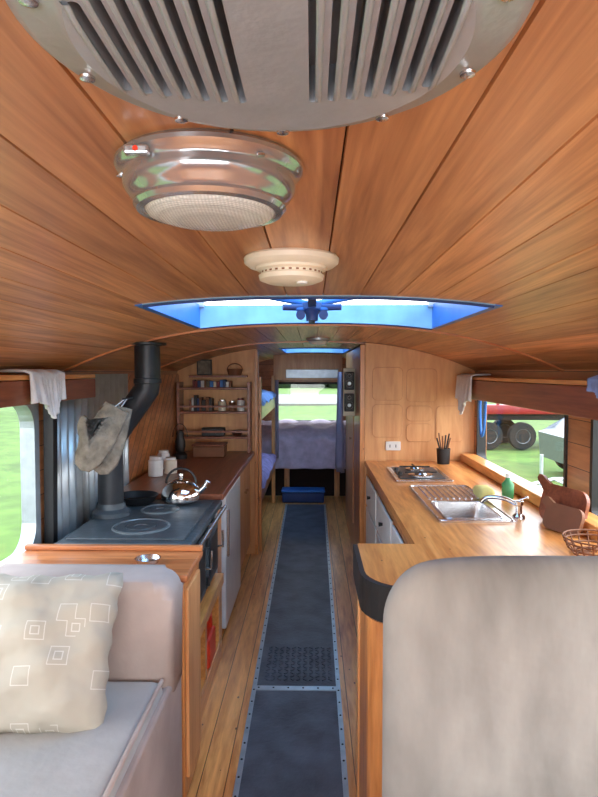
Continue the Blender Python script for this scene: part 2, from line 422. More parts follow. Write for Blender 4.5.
prism('trim_8',[(-1.09,.45),(-1.055,.45),(-1.04,1.38),(-1.08,1.38)],2.345,2.385,M['black'],None,'XZ')
# ---------------------------------------------------------------- PARTITIONS
archpanel('wall_partition_left',-1.098,-.452,0,4.80,4.84,'ply',drop=.002)
box('trim_9',-.47,-.44,4.775,4.865,0,zc(.45)-.012,'pinez',None,.004)
archpanel('wall_partition_right',.36,1.098,0,4.0,4.03,'ply',drop=.002)
box('trim_10',.325,.359,4.0,4.035,.0,zc(.36)-.014,'pinez',None,.004)
g=E('wardrobe')
box('aisle_side',.345,.362,4.085,6.0,0,zc(.36)-.014,'pinez',g)
archpanel('end',.362,1.095,0,5.97,5.99,'ply',g,drop=.014)
box('door',.338,.346,4.85,5.6,.25,1.5,'ply',g,.003); lathe('knob',[(0,-.02),(.012,-.02),(.008,0),(0,0)],(.33,4.9,.95),'chrome',g,12,'X')
g=E('partition_panelling')
for i,(px,pz,w,h) in enumerate(((.41,1.06,.2,.22),(.64,1.03,.17,.12),(.64,1.17,.17,.10),(.41,1.31,.2,.22),(.64,1.30,.2,.22),(.84,1.03,.18,.24))):
    prism('moulding_%d'%i,rrect(px,px+w,pz,pz+h,.03,5),3.993,3.999,'ply',g,'XZ')
    tube('groove_%d'%i,[(a,3.995,c) for a,c in rrect(px,px+w,pz,pz+h,.03,5)],.0018,'redx',g,2,True)
archpanel('wall_lintel',-.44,.345,1.41,6.75,6.78,'ply',drop=.002)
box('lintel_cover_panel',-.3,.3,6.735,6.748,1.43,1.53,'alu',None,.004)
# ---------------------------------------------------------------- BUNKS / REAR BED
def beddings(name,x0,x1,y0,y1,z,t,mat,p):
    def f(u,v):
        x=x0+(x1-x0)*u; y=y0+(y1-y0)*v
        e=min(u,1-u,v,1-v)
        return (x,y,z+t*min(1,(e*8))**.5+.015*math.sin(x*19)*math.sin(y*13))
    return grid(name,f,18,24,mat,p)
bunk=E('bunk_bed')
for i,(px,py) in enumerate(((-.44,4.9),(-.44,6.7),(-1.07,4.9),(-1.07,6.7))): box('post_%d'%i,px-.02,px+.02,py-.02,py+.02,0,1.46,'pinez',bunk,.003)
for i,z in enumerate((.42,1.12)):
    box('base_%d'%i,-1.09,-.43,4.87,6.72,z,z+.04,'pine',bunk); box('rail_%d'%i,-.445,-.42,4.87,6.72,z-.02,z+.1,'pine',bunk,.004)
    box('mattress_%d'%i,-1.08,-.455,4.89,6.70,z+.04,z+.14,'towel',bunk,.03,3)
    beddings('blanket_%d'%i,-1.08,-.40,4.95,6.68,z+.11,.07,'blanket' if i==0 else 'bluebl',bunk)
def pillow(name,c,rot,w,h,t,mat,parent=None,n=24,wr=.006):
    bm=bmesh.new()
    for s in(1,-1):
        V=[]
        for i in range(n+1):
            row=[]
            for j in range(n+1):
                u=2*i/n-1; v=2*j/n-1
                px=w/2*u*(1-.06*(1-abs(v))**0.8*abs(u)**3); py=h/2*v*(1-.06*(1-abs(u))**.8*abs(v)**3)
                q=max(0,(1-abs(u)**2.6)*(1-abs(v)**2.6))**.55
                e=.004*math.sin(17*v)*abs(u)**4; e2=.004*math.sin(15*u+1)*abs(v)**4
                row.append(bm.verts.new((px+e,py+e2,s*(t/2*q+.002)+wr*math.sin(7*u+3*v)*q+wr*.8*math.sin(11*v-6*u)*q)))
            V.append(row)
        for i in range(n):
            for j in range(n): bm.faces.new((V[i][j],V[i+1][j],V[i+1][j+1],V[i][j+1]))
    bmesh.ops.remove_doubles(bm,verts=bm.verts[:],dist=.0045)
    o=mk(name,bm,mat,parent,True); o.location=c; o.rotation_euler=rot; return o
pillow('bed_pillow',(-.75,5.12,1.40),(0.1,0,0),.5,.34,.12,'towel')
pillow('bed_pillow.001',(-.72,5.15,.70),(0.1,0,0),.5,.34,.12,'bluebl')
bed=E('rear_bed')
box('base',-1.05,1.05,7.0,8.15,.38,.44,'pinex',bed); box('mattress',-1.05,1.05,7.0,8.15,.44,.62,'towel',bed,.04,3)
for i,x in enumerate((-1.0,-.3,.3,1.0)): box('leg_%d'%i,x-.03,x+.03,7.02,7.08,0,.38,'pinez',bed)
def fq(u,v):
    x=-1.04+2.08*u
    if v<.4:
        t=v/.4; y=6.95-.02*math.sin(x*23+t*2)-.03*(1-t); z=.36+(.34)*t
    else:
        t=(v-.4)/.6; y=6.95+1.19*t; z=.70+.12*math.sin(min(1,t*4)*math.pi/2)+.02*math.sin(x*14)*math.sin(y*11)
    return (x,y,z)
grid('quilt',fq,70,40,'quilt',bed,.02)
box('under_bed_shade',-.75,.6,7.1,7.12,0,.38,'dark',bed)  # dark sheet standing in for the shade beneath the bed
g=E('storage_step')
box('box',-.34,.14,6.70,6.90,.0,.12,'navy',g,.015,3); box('lid',-.35,.15,6.69,6.91,.121,.145,'blue',g,.008,2)
def fc(u,v): return (.30+.04*math.sin(u*26)*(.3+.7*(1-v)), 6.1+.50*u, .45+1.05*v)
grid('curtain',fc,60,16,'curt',None,.006)
def fc2(u,v): return (-.41+.02*math.sin(u*30), 6.79+.08*u, .5+1.0*v)
grid('curtain.001',fc2,40,10,'curt',None,.006)
for k,z in enumerate((1.43,1.26)):
    g=E('speaker' if k==0 else 'speaker.%03d'%k)
    box('cabinet',.256,.330,4.62,4.70,z-.07,z+.07,'black',g,.006)
    lathe('woofer',[(0,.0),(.012,.0),(.026,-.012),(.03,-.004),(.031,0)],(.293,4.617,z-.02),'alu',g,24,'Y')
    lathe('tweeter',[(0,-.004),(.012,-.003),(.014,0)],(.293,4.617,z+.04),'white',g,20,'Y')
box('speaker_mounting_board',.25,.343,4.702,4.72,1.15,1.53,'cream',None,.003)
g=E('ceiling_light'); lathe('base',[(.075,0),(.075,-.012),(.06,-.02)],(.04,3.7,zc(.04)),'alu',g,32); lathe('dome',[(.06,-.02),(.045,-.04),(0,-.048)],(.04,3.7,zc(.04)),'fros',g,32)
# ---------------------------------------------------------------- CEILING VENT
vent=E('ceiling_vent')
vc=(-.0215,.322); VR=.136; zt=zc(0); zp=zt-.038
bm=bmesh.new()
o=lathe('cover',[(.116,.036),(VR-.006,.034),(VR,.030),(VR,.020),(VR-.003,.012),(VR-.010,.007),(.108,.003),(.104,-.001),(.05,-.003),(0,-.004),(0,.001),(.05,.002),(.10,.004),(.116,.010),(.116,.036)],(vc[0],vc[1],zp),'vent',vent,96)
cut=bmesh.new(); lips=bmesh.new()
dx=.0225
while dx<.094:
    for s in(-1,1):
        ymax=math.sqrt(max(0,.100**2-dx*dx))
        y1=min(ymax,.058-.02*(dx/.1)**2); y0=-min(ymax,.062)
        if y1-y0<.014: continue
        pts=rrect(-.0029,.0029,y0,y1,.0028,4)
        A=[cut.verts.new((vc[0]+s*dx+px,vc[1]+py,zp-.02)) for px,py in pts]; B=[cut.verts.new((vc[0]+s*dx+px,vc[1]+py,zp+.02)) for px,py in pts]
        cut.faces.new(A); cut.faces.new(B)
        for i in range(len(pts)):
            j=(i+1)%len(pts); cut.faces.new((A[i],A[j],B[j],B[i]))
        n=12; pr=None
        for i in range(n+1):
            yy=y0+(y1-y0)*i/n; h=.0035*max(0,math.sin(math.pi*i/n))**.4+.0002
            x_=vc[0]+s*dx+s*.003
            r=[lips.verts.new((x_+s*.003,vc[1]+yy,zp-.001)),lips.verts.new((x_+s*.001,vc[1]+yy,zp-.0028-h*.7)),lips.verts.new((x_-s*.0022,vc[1]+yy,zp-.0025-h)),lips.verts.new((x_,vc[1]+yy,zp-.001))]
            if pr:
                for q in range(4): lips.faces.new((pr[q],pr[(q+1)%4],r[(q+1)%4],r[q]))
            pr=r
    dx+=.0112
mk('louvres',lips,'vent',vent,True)
co=mk('cutter',cut,None)
for md in list(o.modifiers): o.modifiers.remove(md)
b_=o.modifiers.new('b','BOOLEAN'); b_.object=co; b_.operation='DIFFERENCE'; b_.solver='EXACT'
dg=bpy.context.evaluated_depsgraph_get(); me=bpy.data.meshes.new_from_object(o.evaluated_get(dg)); o.modifiers.clear(); o.data=me
bpy.data.objects.remove(co)
md=o.modifiers.new('es','EDGE_SPLIT'); md.split_angle=math.radians(35)
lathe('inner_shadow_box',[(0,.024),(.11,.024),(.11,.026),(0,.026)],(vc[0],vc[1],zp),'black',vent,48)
for i in range(10):
    a=math.radians(18+36*i+0)
    lathe('screw_%d'%i,[(.0048,0),(.0044,-.0015),(.002,-.0022),(0,-.0022)],(vc[0]+.119*math.cos(a),vc[1]+.119*math.sin(a),zp+.0045),'steel',vent,14)
# ---------------------------------------------------------------- DOME LIGHT
dl=E('dome_light'); c=(-.103,.605,zc(-.103)-.0)
lathe('chrome_body',[(.0,.0),(.090,.0),(.0935,-.004),(.0935,-.008),(.090,-.012),(.086,-.015),(.085,-.018),(.0865,-.022),(.0855,-.027),(.081,-.034),(.077,-.038),(.0755,-.041),(.0765,-.044),(.073,-.048),(.066,-.049),(.064,-.046)],c,'chromel',dl,72)
lathe('glass_lens',[(.066,-.046),(.062,-.051),(.050,-.055),(.03,-.058),(0,-.059)],c,'fros',dl,48)
box('switch_base',c[0]-.062,c[0]-.040,c[1]-.086,c[1]-.076,c[2]-.019,c[2]-.011,'chromel',dl,.002)
lathe('switch_knob',[(0,-.004),(.0025,-.004),(.0025,0),(0,0)],(c[0]-.051,c[1]-.0865,c[2]-.015),'orange',dl,12,'Y')
for i in range(3):
    a=math.radians(-50+i*120); lathe('clip_%d'%i,[(.004,0),(.004,-.002),(0,-.003)],(c[0]+.088*math.cos(a),c[1]+.088*math.sin(a),c[2]-.014),'steel',dl,12)
sd=E('smoke_detector'); c=(-.038,1.09,zc(0))
lathe('base',[(0,0),(.084,0),(.087,-.004),(.086,-.012),(.078,-.018),(.066,-.020)],c,'cream',sd,48)
lathe('body',[(.066,-.018),(.064,-.024),(.056,-.027),(.056,-.032),(.060,-.034),(.058,-.042),(.045,-.047),(0,-.049)],c,'cream',sd,48)
bm=bmesh.new()
for i in range(28):
    addbox(bm,.0555,.0565,-.0025,.0025,-.031,-.028,Matrix.Translation(c)@Matrix.Rotation(2*math.pi*i/28,4,'Z'))
mk('grille',bm,'brown',sd)
lathe('test_button',[(.01,-.047),(.01,-.051),(0,-.052)],(c[0]+.02,c[1]-.02,c[2]),'white',sd,16)
# ---------------------------------------------------------------- LEFT: SOFA, CABINET
cab=E('low_cabinet')
box('top',-1.08,-.41,1.905,2.19,.805,.83,'redx',cab,.006)
box('body',-1.07,-.425,1.915,2.18,.05,.805,'pinez',cab,.003)
box('side_frame',-.426,-.414,1.94,2.15,.12,.77,'ply',cab,.003)
box('kick',-1.07,-.44,1.93,2.17,0,.05,'black',cab)
box('rail',-1.08,-.41,2.165,2.19,.831,.85,'redx',cab,.004)
g=E('ashtray'); lathe('dish',[(0,0),(.035,0),(.045,.018),(.041,.018),(.033,.005),(0,.005)],(-.575,2.03,.831),'steel',g,32)
sofa=E('sofa')
prism('backrest',rrect(-1.07,-.42,.52,.87,.06,6,(1,1,0,0)),1.73,1.895,'suede2',sofa,'XZ',.035,True)
box('seat_cushion',-1.07,-.44,.35,1.73,.43,.58,'seat',sofa,.035,4)
tube('piping',[(-.455,.36,.578),(-.448,.4,.578),(-.448,1.715,.578)],.006,'pipe',sofa)
tube('piping_low',[(-.442,.4,.45),(-.442,1.715,.45)],.006,'pipe',sofa)
box('seat_base',-1.07,-.45,.37,1.88,0,.43,'suede2',sofa,.02,3)
box('skirt',-.452,-.425,.6,1.885,.0,.58-.03,'suede2',sofa,.012,3)
pillow('throw_pillow',(-.79,1.55,.745),(math.radians(60),math.radians(3),math.radians(8)),.50,.42,.19,'pillow',wr=.012)
# ---------------------------------------------------------------- STOVE
st=E('stove_stand')
multibox('frame',[(-1.0,-.96,2.25,2.29,0,.44),(-.52,-.48,2.25,2.29,0,.44),(-.52,-.48,2.60,2.64,0,.44),(-.52,-.48,2.98,3.02,0,.44),(-1.0,-.96,2.98,3.02,0,.44),(-1.02,-.46,2.24,3.03,.40,.45),(-1.0,-.48,2.25,3.02,.09,.11)],'pine',st)
box('floor_board',-.50,-.475,1.92,3.05,0,.1,'pine',st,.004)
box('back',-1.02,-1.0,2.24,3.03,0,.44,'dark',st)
g=E('tool_case'); box('body',-.62,-.475,2.68,2.86,.112,.25,'orange',g,.012,3); tube('handle',smoothpts([(-.50,2.70,.25),(-.50,2.72,.32),(-.50,2.82,.32),(-.50,2.84,.25)]),.012,'orange',g)
fw=E('firewood_stack')
for i in range(7):
    yy=2.34+.065*(i%4)+ (.03 if i>3 else 0); zz=.138+.055*(i//4)
    lathe('log_%d'%i,[(0,0),(.026,0),(.027,.3),(0,.3)],(-.9,yy,zz),'brown',fw,9,'X',False)
stv=E('wood_stove')
box('body',-.97,-.50,2.27,3.0,.455,.80,'flue',stv,.012)
box('cooktop',-1.0,-.465,2.24,3.03,.805,.838,'iron',stv,.01,3)
box('raised_plate',-.97,-.50,2.28,2.99,.836,.846,'iron',stv,.004,2)
box('neck',-.98,-.49,2.26,3.01,.798,.812,'black',stv)
for i,(hy,r) in enumerate(((2.45,.12),(2.76,.09))):
    lathe('hotplate_rim_%d'%i,[(r,.0),(r,.006),(r-.007,.009),(r-.012,.003)],(-.72,hy,.845),'ironl',stv,40)
    lathe('hotplate_%d'%i,[(r-.014,.0),(r-.014,.0065),(r*.56,.0065),(r*.54,.003),(r*.52,.0068),(r*.25,.0068),(r*.24,.003),(0,.003)],(-.72,hy,.845),'iron',stv,40)
for i,(ya,yb) in enumerate(((2.31,2.62),(2.66,2.96))):
    box('door_%d'%i,-.5,-.478,ya,yb,.50,.76,'iron',stv,.008,2)
    box('door_inset_%d'%i,-.479,-.472,ya+.04,yb-.04,.54,.72,'flue',stv,.004,2)
    tube('handle_%d'%i,[(-.478,yb-.02,.62),(-.45,yb-.02,.62),(-.45,yb-.02,.70)],.007,'steel',stv)
    for kz in(.54,.72): lathe('hinge_%d_%d'%(i,int(kz*100)),[(0,-.02),(.008,-.02),(.008,.02),(0,.02)],(-.475,ya,kz),'flue',stv,12)
tube('front_rail',[(-.445,2.27,.81),(-.445,3.0,.81)],.009,'steel',stv)
for i,y in enumerate((2.3,2.64,2.97)): tube('rail_post_%d'%i,[(-.49,y,.80),(-.445,y,.81)],.006,'steel',stv)
multibox('front_panels',[(-.95,-.74,2.262,2.272,.5,.78),(-.72,-.52,2.262,2.272,.5,.78)],'iron',stv)
tube('side_rail',[(-.99,2.222,.835),(-.5,2.222,.835)],.008,'ironl',stv)
lathe('flue_collar',[(.085,0),(.085,.02),(.066,.035),(.062,.06)],(-.92,2.66,.845),'iron',stv,32)
fl=E('stove_pipe'); R=.057
P=[(-.92,2.66,.87),(-.92,2.66,1.17),(-.905,2.66,1.205),(-.775,2.66,1.385),(-.75,2.66,1.42),(-.745,2.66,1.46),(-.745,2.66,zc(-.745)-.004)]
tube('pipe',P,R,'flue',fl,8)
for i,(px,pz) in enumerate(((-.92,1.16),(-.745,1.46))): lathe('joint_%d'%i,[(R+.001,-.012),(R+.005,-.01),(R+.005,.01),(R+.001,.012)],(px,2.66,pz),'flue',fl,32)
lathe('ceiling_flange',[(R,0),(.085,0),(.085,-.01),(R,-.014)],(-.745,2.66,zc(-.72)-.012),'black',fl,32)
def corr(name,f,L,n,amp):
    bm=bmesh.new(); pr=None; N_=n*8
    for i in range(N_+1):
        s=L*i/N_; d=amp*math.cos(2*math.pi*i/8)
        a,b2=f(s,d); r=[bm.verts.new(a),bm.verts.new(b2)]
        if pr: bm.faces.new((pr[0],r[0],r[1],pr[1]))
        pr=r
    o=mk(name,bm,'galv',None,True); m=o.modifiers.new('s','SOLIDIFY'); m.thickness=.0015; return o
corr('corrugated_heat_shield',lambda s,d:((-1.082+d,2.40+s,.45),(-1.082+d,2.40+s,1.49)),1.0,13,.014)
corr('corrugated_side_panel',lambda s,d:((-.86+s,3.065+d,.10),(-.86+s,3.065+d,.80)),.36,6,.010)
kt=E('kettle'); c=(-.655,2.92,.8535)
lathe('body',[(0,0),(.085,0),(.098,.012),(.10,.035),(.09,.065),(.065,.09),(.045,.10),(.044,.104)],c,'chrome',kt,48)
lathe('lid',[(.046,.102),(.03,.112),(.008,.116),(.006,.124),(.013,.130),(.012,.138),(0,.142)],c,'chrome',kt,32)
tube('spout',smoothpts([(c[0]+.085,c[1],c[2]+.045),(c[0]+.115,c[1],c[2]+.07),(c[0]+.135,c[1],c[2]+.1)]),.013,'chrome',kt)
hp=[(c[0]+.075*math.cos(t),c[1],c[2]+.09+.075*math.sin(t)) for t in [math.pi*i/14 for i in range(15)]]
tube('handle',hp,.006,'black',kt)
g=E('frying_pan'); c=(-.875,2.90,.854)
lathe('pan',[(0,0),(.085,0),(.108,.035),(.104,.035),(.083,.006),(0,.006)],c,'black',g,40); tube('handle',[(c[0]-.10,c[1]+.02,c[2]+.03),(c[0]-.16,c[1]+.04,c[2]+.05)],.009,'black',g)
mo=[(0,.14),(.055,.14),(.062,.06),(.066,-.02),(.06,-.1),(.035,-.145),(0,-.155),(-.035,-.14),(-.055,-.1),(-.06,-.04),(-.085,-.03),(-.105,.0),(-.112,.035),(-.10,.05),(-.085,.045),(-.065,.025),(-.058,.06),(-.055,.14)]
mo=[(x_*1.05,z_) for x_,z_ in mo]
mt=E('oven_mitt')
for k,(ox,oy,rr) in enumerate(((0,0,-30),(.03,.035,-16))):
    o=prism('mitt_%d'%k,mo,-.014,.014,'mitt',mt,'XZ',.009,True)
    o.location=(-.865+ox,2.38+oy,1.235-.01*k); o.rotation_euler=(0,math.radians(-rr),math.radians(10)); o.scale=(.92,1,1)
    tube('loop_%d'%k,[(-.80+ox*.5,2.38+oy,1.36),(-.80,2.50+oy,1.385)],.003,'towel',mt)
tube('hook',[(-.80,2.48,1.385),(-.80,2.62,1.385)],.004,'flue',mt)
# ---------------------------------------------------------------- LEFT COUNTER
lc=E('kitchen_counter')
box('top',-1.065,-.47,3.09,4.79,.82,.855,'red',lc,.006)
box('carcass',-1.065,-.52,4.0,4.79,.06,.82,'pinez',lc); box('kick',-1.06,-.56,4.0,4.79,0,.06,'black',lc)
box('door',-.52,-.505,4.03,4.4,.1,.79,'ply',lc,.004); box('door_b',-.52,-.505,4.42,4.77,.1,.79,'ply',lc,.004)
box('end_panel',-.62,-.505,3.09,3.25,0,.82,'pinez',lc)
for y in(4.37,4.46): lathe('knob_%d'%(y*100),[(0,.02),(.012,.02),(.008,0),(0,0)],(-.505,y,.6),'chrome',lc,12,'X')
fr=E('refrigerator'); box('body',-1.05,-.52,3.27,3.97,.02,.81,'fridge',fr,.004); box('door',-.518,-.485,3.28,3.96,.04,.80,'fridge',fr,.01,3)
box('handle',-.486,-.47,3.30,3.33,.45,.72,'steel',fr,.005)
box('feet',-1.0,-.56,3.3,3.9,0,.02,'black',fr)
box('wall_cladding_left',-1.098,-1.085,3.42,4.79,.856,1.48,'diag')
sh=E('wall_shelf')
for i,z in enumerate((.97,1.17,1.36)): box('shelf_%d'%i,-1.05,-.50,4.64,4.79,z,z+.018,'red',sh,.003)
for i,x in enumerate((-1.06,-.5)): box('side_%d'%i,x-.012,x+.012,4.64,4.79,.86,1.42,'red',sh,.003)
for i,z in enumerate((1.02,1.22)): box('fiddle_%d'%i,-1.05,-.5,4.635,4.645,z,z+.015,'red',sh)
cols=['brown','navy','cream','black','redp','towel','mitt','blue']
def books(name,x0,x1,y,z,hmin,hmax):
    g=E(name); x=x0; i=0
    while x<x1-.03:
        w=random.uniform(.016,.034); h=random.uniform(hmin,hmax)
        box('book_%d'%i,x,x+w-.002,y,y+.09,z,z+h,random.choice(cols),g,.002); x+=w; i+=1
books('book_row',-.98,-.78,4.67,1.189,.08,.13); books('book_row.001',-.95,-.62,4.67,1.379,.04,.06)
def jar(name,c,r,h,mat,lid='steel'):
    g=E(name); lathe('jar',[(0,0),(r,0),(r,h*.8),(r*.8,h*.88)],c,mat,g,20); lathe('lid',[(r*.82,h*.86),(r*.82,h),(0,h)],c,lid,g,20)
jar('storage_jar',(-.72,4.71,1.189),.03,.09,'cream'); jar('storage_jar.001',(-.64,4.71,1.189),.028,.08,'brown'); jar('storage_jar.002',(-.57,4.71,1.189),.03,.1,'white','redp')
g=E('bowl'); lathe('bowl',[(0,0),(.03,0),(.055,.04),(.051,.04),(.028,.006),(0,.006)],(-.6,4.71,.989),'steel',g,28)
g=E('picture_frame'); box('frame',-.92,-.80,4.70,4.715,1.475,1.60,'black',g,.003); box('picture',-.91,-.81,4.697,4.70,1.485,1.59,'mitt',g)
box('picture_ledge',-.98,-.52,4.68,4.79,1.457,1.472,'red')
g=E('wicker_basket'); lathe('basket',[(0,0),(.05,0),(.065,.05),(.06,.05),(.046,.005),(0,.005)],(-.62,4.73,1.473),'brown',g,20); tube('handle',[( -.62+.06*math.cos(t),4.73,1.522+.045*math.sin(t)) for t in [math.pi*i/10 for i in range(11)]],.004,'brown',g)
g=E('bread_box'); box('body',-.90,-.66,4.40,4.56,.857,.94,'brown',g,.01,2); box('lid',-.905,-.655,4.395,4.565,.941,.955,'red',g,.004)
g=E('radio'); box('body',-.88,-.70,4.67,4.75,.989,1.055,'black',g,.006); lathe('dial',[(0,-.006),(.018,-.006),(.018,0)],(-.75,4.668,1.02),'alu',g,20,'Y')
jar('storage_jar.003',(-.97,3.62,.857),.045,.12,'white','white'); jar('storage_jar.004',(-.90,3.72,.857),.04,.10,'cream','white'); jar('storage_jar.005',(-.99,3.90,.857),.04,.12,'white','white')
g=E('oil_lantern'); c=(-.98,4.35,.857)
lathe('lantern',[(0,0),(.05,0),(.052,.03),(.03,.05),(.038,.09),(.038,.13),(.025,.17),(.03,.185),(.02,.21),(0,.215)],c,'black',g,24); tube('bail',[(c[0]+.055*math.cos(t),c[1],c[2]+.16+.1*math.sin(t)) for t in [math.pi*i/10 for i in range(11)]],.003,'black',g)
# ---------------------------------------------------------------- towels
def drape(name,sx,y0,y1,xin,xout,ztop,zbot,mat):
    def ff(u,v):
        y=y0+(y1-y0)*u; w=.008*math.sin(u*21)+.005*math.sin(u*47)
        if v<.35:
            t=v/.35; return (sx*(xout+(xin-xout)*t),y,ztop+.004*math.sin(u*16)+.006)
        t=(v-.35)/.65
        return (sx*(xin-.012-abs(w)*t*1.5),y+.03*t*math.sin(u*5),ztop-(ztop-zbot)*t*(1-.25*math.sin(u*7+1)))
    return grid(name,ff,40,22,mat,None,.007)
drape('tea_towel',-1,2.02,2.30,.985,1.08,1.497,1.36,'towel')
drape('tea_towel.001',1,3.55,3.9,.965,1.07,1.477,1.28,'towel')
drape('tea_towel.002',1,1.75,2.06,.965,1.07,1.477,1.42,'bluebl')
g=E('blue_strap'); tube('strap',smoothpts([(1.055,3.72,1.40),(1.06,3.74,1.24),(1.065,3.72,1.10),(1.07,3.68,1.16),(1.065,3.64,1.33)]),.009,'blue',g)
# ---------------------------------------------------------------- RIGHT COUNTER
rc=E('kitchen_bench')
SX0,SX1,SY0,SY1=.545,.775,2.38,2.70
zt0,zt1=.865,.90
multibox('top',[(.36,SX0,2.03,3.985,zt0,zt1),(SX1,1.085,2.03,3.985,zt0,zt1),(SX0,SX1,2.03,SY0,zt0,zt1),(SX0,SX1,SY1,3.985,zt0,zt1)],'pine',rc)
prism('end_top',rrect(.15,1.085,1.60,2.03,.14,8,(0,0,1,0)),zt0,zt1,'pine',rc)
prism('end_top_edge',rrect(.143,.36,1.592,2.02,.145,8,(0,0,1,0)),.80,.905,'black',rc)
prism('end_top_inlay',rrect(.158,.38,1.607,2.025,.138,8,(0,0,1,0)),.9,.9062,'pine',rc)
box('end_cabinet',.165,1.08,1.68,2.02,.02,.80,'pinez',rc,.004)
box('end_stile',.158,.20,1.985,2.028,.0,.80,'ply',rc,.003)
box('front_rail_board',.36,1.08,1.61,1.69,.80,.865,'pinex',rc)
prism('corner_shell',rrect(.16,1.0,1.61,1.69,.07,6,(0,0,1,0)),.0,.80,'pinez',rc)
box('carcass_back',.39,1.08,2.03,3.985,.02,.60,'pinez',rc)
multibox('face_frame',[(.372,.39,2.03,2.08,.05,.865),(.372,.39,2.66,2.70,.05,.865),(.372,.39,3.3,3.34,.05,.865),(.372,.39,3.94,3.985,.05,.865),(.372,.39,2.03,3.985,.82,.865),(.372,.39,2.03,3.985,.02,.08)],'pinez',rc)
for i,(ya,yb,mt_) in enumerate(((2.09,2.65,'white'),(2.71,3.29,'white'),(3.35,3.93,'white'))):
    box('door_%d'%i,.362,.374,ya,yb,.09,.60,mt_,rc,.004); box('drawer_%d'%i,.362,.374,ya,yb,.62,.81,'white',rc,.004)
    lathe('pull_%d'%i,[(0,-.02),(.012,-.02),(.008,0),(0,0)],(.362,(ya+yb)/2,.72),'black',rc,12,'X')
sk=E('kitchen_sink')
multibox('rim',[(.51,SX0,2.34,3.08,.9005,.906),(SX1,.81,2.34,3.08,.9005,.906),(SX0,SX1,2.34,SY0,.9005,.906),(SX0,SX1,SY1,3.08,.9005,.906)],'steel',sk)
bm=bmesh.new(); T=rrect(SX0,SX1,SY0,SY1,.03,5); B=rrect(SX0+.02,SX1-.02,SY0+.02,SY1-.02,.03,5)
a_=[bm.verts.new((x,y,.905)) for x,y in T]; b_=[bm.verts.new((x,y,.77)) for x,y in B]
for i in range(len(T)): bm.faces.new((a_[i],a_[(i+1)%len(T)],b_[(i+1)%len(T)],b_[i]))
bm.faces.new(b_); mk('bowl',bm,'steel',sk,False)
multibox('drain_ribs',[(.55+.028*i,.558+.028*i,2.76,3.05,.906,.911) for i in range(9)],'steel',sk)
tube('rim_bead',[(x,y,.907) for x,y in rrect(.512,.808,2.342,3.078,.03,5)],.004,'steel',sk,3,True)
tube('bowl_bead',[(x,y,.907) for x,y in rrect(SX0-.002,SX1+.002,SY0-.002,SY1+.002,.03,5)],.004,'steel',sk,3,True)
lathe('plug',[(.02,0),(.02,.004),(0,.004)],((SX0+SX1)/2,2.54,.77),'chrome',sk,20)
fa=E('faucet'); c=(.85,2.42,.9005)
lathe('base',[(0,0),(.026,0),(.024,.01),(.014,.02),(.013,.05),(.018,.055),(.018,.07),(0,.075)],c,'chrome',fa,24)
tube('spout',smoothpts([(c[0],c[1],c[2]+.05),(c[0]-.05,c[1]+.02,c[2]+.075),(c[0]-.11,c[1]+.05,c[2]+.075),(c[0]-.135,c[1]+.06,c[2]+.055)]),.009,'chrome',fa)
tube('lever',[(c[0],c[1],c[2]+.072),(c[0]+.03,c[1]-.02,c[2]+.09)],.006,'chrome',fa)
g=E('sponge'); box('cloth',.765,.845,2.70,2.82,.912,.965,'yellow',g,.022,3)
g=E('soap_bottle'); lathe('bottle',[(0,0),(.026,0),(.028,.01),(.028,.07),(.012,.09),(.011,.10)],(.93,2.80,.901),'green',g,20); lathe('cap',[(.013,.10),(.012,.12),(0,.122)],(.93,2.80,.901),'white',g,16)
ck=E('cooktop'); box('plate',.46,.77,3.20,3.66,.9005,.912,'steel',ck,.004)
box('glass_top',.49,.74,3.24,3.62,.912,.916,'iron',ck,.003)
for i,(bx,by,r) in enumerate(((.615,3.33,.07),(.615,3.53,.055))):
    lathe('burner_%d'%i,[(r,0),(r,.006),(r*.8,.008),(r*.5,.008),(r*.45,.016),(0,.016)],(bx,by,.916),'steel',ck,28)
    multibox('trivet_%d'%i,[(bx-.09,bx+.09,by-.004,by+.004,.930,.938),(bx-.004,bx+.004,by-.085,by+.085,.930,.938)],'black',ck)
for i in range(2): lathe('knob_%d'%i,[(.014,0),(.012,.015),(0,.016)],(.505,3.36+.15*i,.916),'black',ck,16)
g=E('utensil_holder'); lathe('cup',[(0,0),(.04,0),(.045,.1),(.041,.1),(.038,.004),(0,.004)],(.86,3.86,.901),'black',g,24)
for i in range(6):
    a=i*1.1; tube('utensil_%d'%i,[(.86,3.86,.91),(.86+.045*math.cos(a),3.86+.03*math.sin(a),1.07+.015*(i%3))],.005,'black' if i%2 else 'brown',g)
g=E('power_outlet'); box('plate',.50,.60,3.985,3.999,1.02-.05,1.03,'white',g,.004); multibox('pins',[(.525,.53,3.982,3.986,.99,1.01),(.565,.57,3.982,3.986,.99,1.01)],'black',g)
def paddle(name,c,rot,w,h,hl,mat):
    body=rrect(-w/2,w/2,0,h,min(w,h)*.32,6)
    pts=list(body)
    i=max(range(len(pts)),key=lambda k:pts[k][1]-pts[k][0])
    dv=Vector((-.86,.5)); nv=Vector((.5,.86)); p=Vector(pts[i])-dv*.012
    hd=[p+nv*.018,p+nv*.017+dv*hl*.8,p+nv*.009+dv*hl,p-nv*.009+dv*hl,p-nv*.017+dv*hl*.8,p-nv*.018]
    pts=pts[:i]+[tuple(q) for q in hd]+pts[i+1:]
    o=prism(name,pts,-.008,.008,mat,None,'XZ'); o.location=c; o.rotation_euler=rot; return o
paddle('chopping_board',(.965,2.30,.903),(math.radians(-14),0,math.radians(-72)),.24,.15,.08,'red')
paddle('chopping_board.001',(.925,2.20,.903),(math.radians(-20),0,math.radians(-66)),.17,.10,.05,'brown')
wb=E('wire_basket'); c=(.93,1.93,.903)
